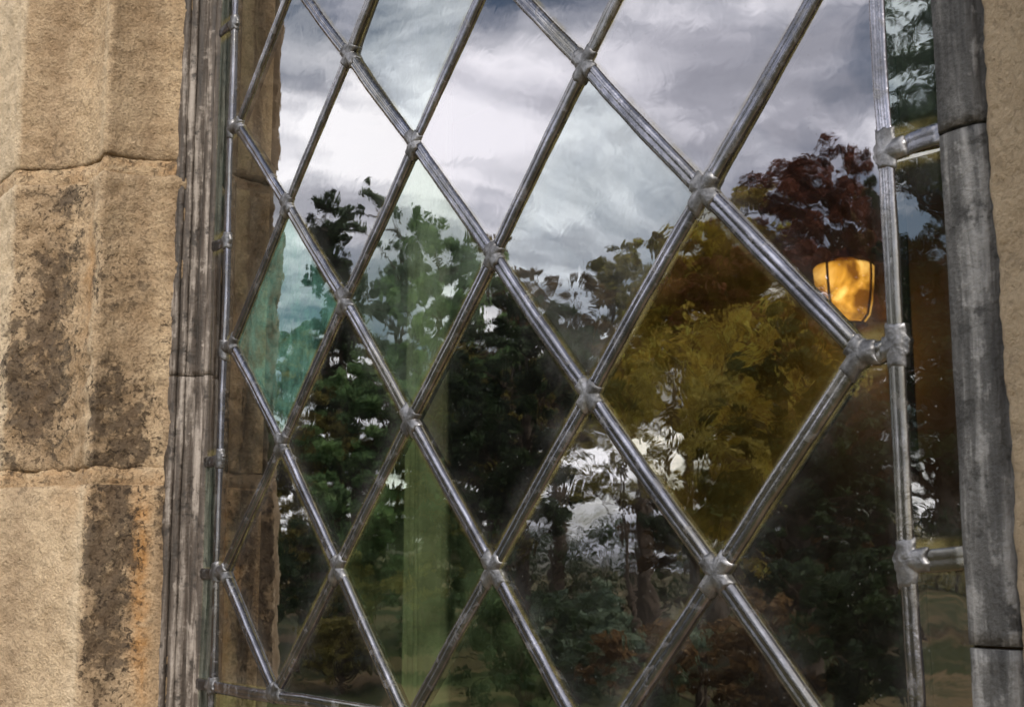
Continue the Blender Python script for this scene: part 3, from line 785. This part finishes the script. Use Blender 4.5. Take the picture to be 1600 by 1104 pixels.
tree('copper_tree', 'dark red copper tree reflected at the upper right', -18.58, -22.57, 10.8, 3.4, 2.7, 'red', 10, 210, 230, .095, .15, group=TG)
tree('leafy_tree', 'russet brown tree reflected beside the copper tree', -14.95, -20.36, 8.9, .8, 1.3, 'brown', 11, 90, 200, .085, .4, group=TG)
tree('leafy_tree', 'dark green tree reflected in the right border strip', -11.75, -17.74, 8.5, 1.0, 1.2, 'dark', 12, 80, 200, .085, .5, group=TG)
tree('leafy_tree', 'tall dark tree standing furthest right of the reflected row', -9.6, -22.5, 13.5, 1.0, 3.4, 'dark', 13, 190, 200, .10, .55, group=TG)
tree('leafy_tree', 'thin russet tree reflected below the olive tree in the blue diamond', -18.3, -15.6, 7.2, 3.0, 1.5, 'brown', 20, 90, 110, .075, .75, group=TG)
tree('sapling', 'thin twiggy sapling reflected across the low gap of bright sky', -10.15, -10.35, 3.9, 1.9, .75, 'olive', 21, 26, 60, .05, .7, group=TG, trunk_r=.05)
tree('leafy_tree', 'bushy dark tree reflected low in the right half diamond', -11.0, -13.6, 4.6, .5, 1.3, 'dark', 15, 100, 190, .06, .35, group=TG)
tree('leafy_tree', 'bushy olive tree reflected low at the left beside the jamb', -19.6, -9.9, 5.6, .6, 1.5, 'olive', 16, 110, 190, .075, .5, group=TG)
tree('leafy_tree', 'bushy dark tree reflected between the left diamonds', -18.2, -11.0, 5.2, .6, 1.4, 'green', 17, 110, 190, .075, .5, group=TG)
tree('leafy_tree', 'broad olive tree reflected behind the near dark tree', -17.2, -12.6, 5.6, .6, 1.4, 'olive', 18, 110, 190, .07, .5, group=TG)
tree('leafy_tree', 'russet bushy tree reflected under the copper tree', -14.5, -17.2, 5.4, .5, 1.6, 'brown', 19, 110, 190, .075, .4, group=TG)
tree('leafy_tree', 'broad green tree standing furthest left of the reflected row', -27.5, -10.2, 10.3, 2.4, 2.2, 'green', 14, 90, 170, .10, .5, group=TG)
def shrub(label, x, y, h, rad, leaf, seed, clumps=38, per=150, size=.05):
    return tree('shrub', label, x, y, h, .15*h, rad, leaf, seed, clumps, per, size, .2, cat='shrub', group='shrubs on the lawn', trunk_r=.04)
shrub('low dark shrub reflected under the middle diamonds', -9.4, -7.5, 1.35, 1.0, 'dark', 31)
shrub('pale grey green shrub reflected low in the centre diamond', -10.6, -9.9, 1.25, .7, 'grey', 32)
shrub('russet shrub reflected at the bottom of the window', -8.1, -9.2, 1.0, .9, 'brown', 33)
shrub('dark spreading shrub reflected at the lower right', -6.4, -9.4, 1.5, 1.3, 'dark', 34, 50, 170)
shrub('olive shrub reflected at the lower left', -14.2, -8.2, 1.5, 1.1, 'olive', 35)
shrub('dark shrub reflected near the stone jamb', -16.5, -8.8, 2.1, 1.4, 'dark', 36, 50)
def hedge(label, x0, y0, x1, y1, h, d, leaf, seed, n=260):
    r = np.random.default_rng(seed); A, B = np.array((x0, y0)), np.array((x1, y1)); L = np.hypot(*(B-A)); dn = (B-A)/L; nr = np.array((-dn[1], dn[0]))
    T = thing('hedge', label, 'hedge', (x0/2+x1/2, y0/2+y1/2, 0), 'hedges behind the lawn')
    cs = []
    for i in range(n):
        q = r.random(); p = A+(B-A)*q+nr*r.uniform(-d, d); hh = h*(.86+.22*noise.noise(Vector((q*L*.35, seed, 0))))
        cs.append((p[0], p[1], r.uniform(.1, hh)))
    lv, lf, tn = leaf_cloud(cs, np.full(n, .75), np.full(n, 90), .13, seed)
    mesh_obj('foliage', lv, lf, LEAF[leaf], T, False, dict(tone=tn))
    V, Fc = [], []
    for i in range(24):
        p = A+(B-A)*(i+.5)/24; v, f = tube('s', [(p[0], p[1], 0), (p[0]+.1, p[1], h*.6)], [.05, .02], BARK, None, 5); k = len(V); V += v; Fc += [tuple(q+k for q in ff) for ff in f]
    mesh_obj('stem', V, Fc, BARK, T)
hedge('long dark hedge reflected along the horizon', -40, -18, -26, -34, 3.1, 1.2, 'dark', 41, 300)
hedge('olive hedge reflected along the horizon at the right', -26, -34, -12, -42, 3.3, 1.2, 'olive', 42, 260)
hedge('dark hedge reflected behind the left trees', -46, -4, -40, -18, 3.3, 1.2, 'dark', 43, 220)
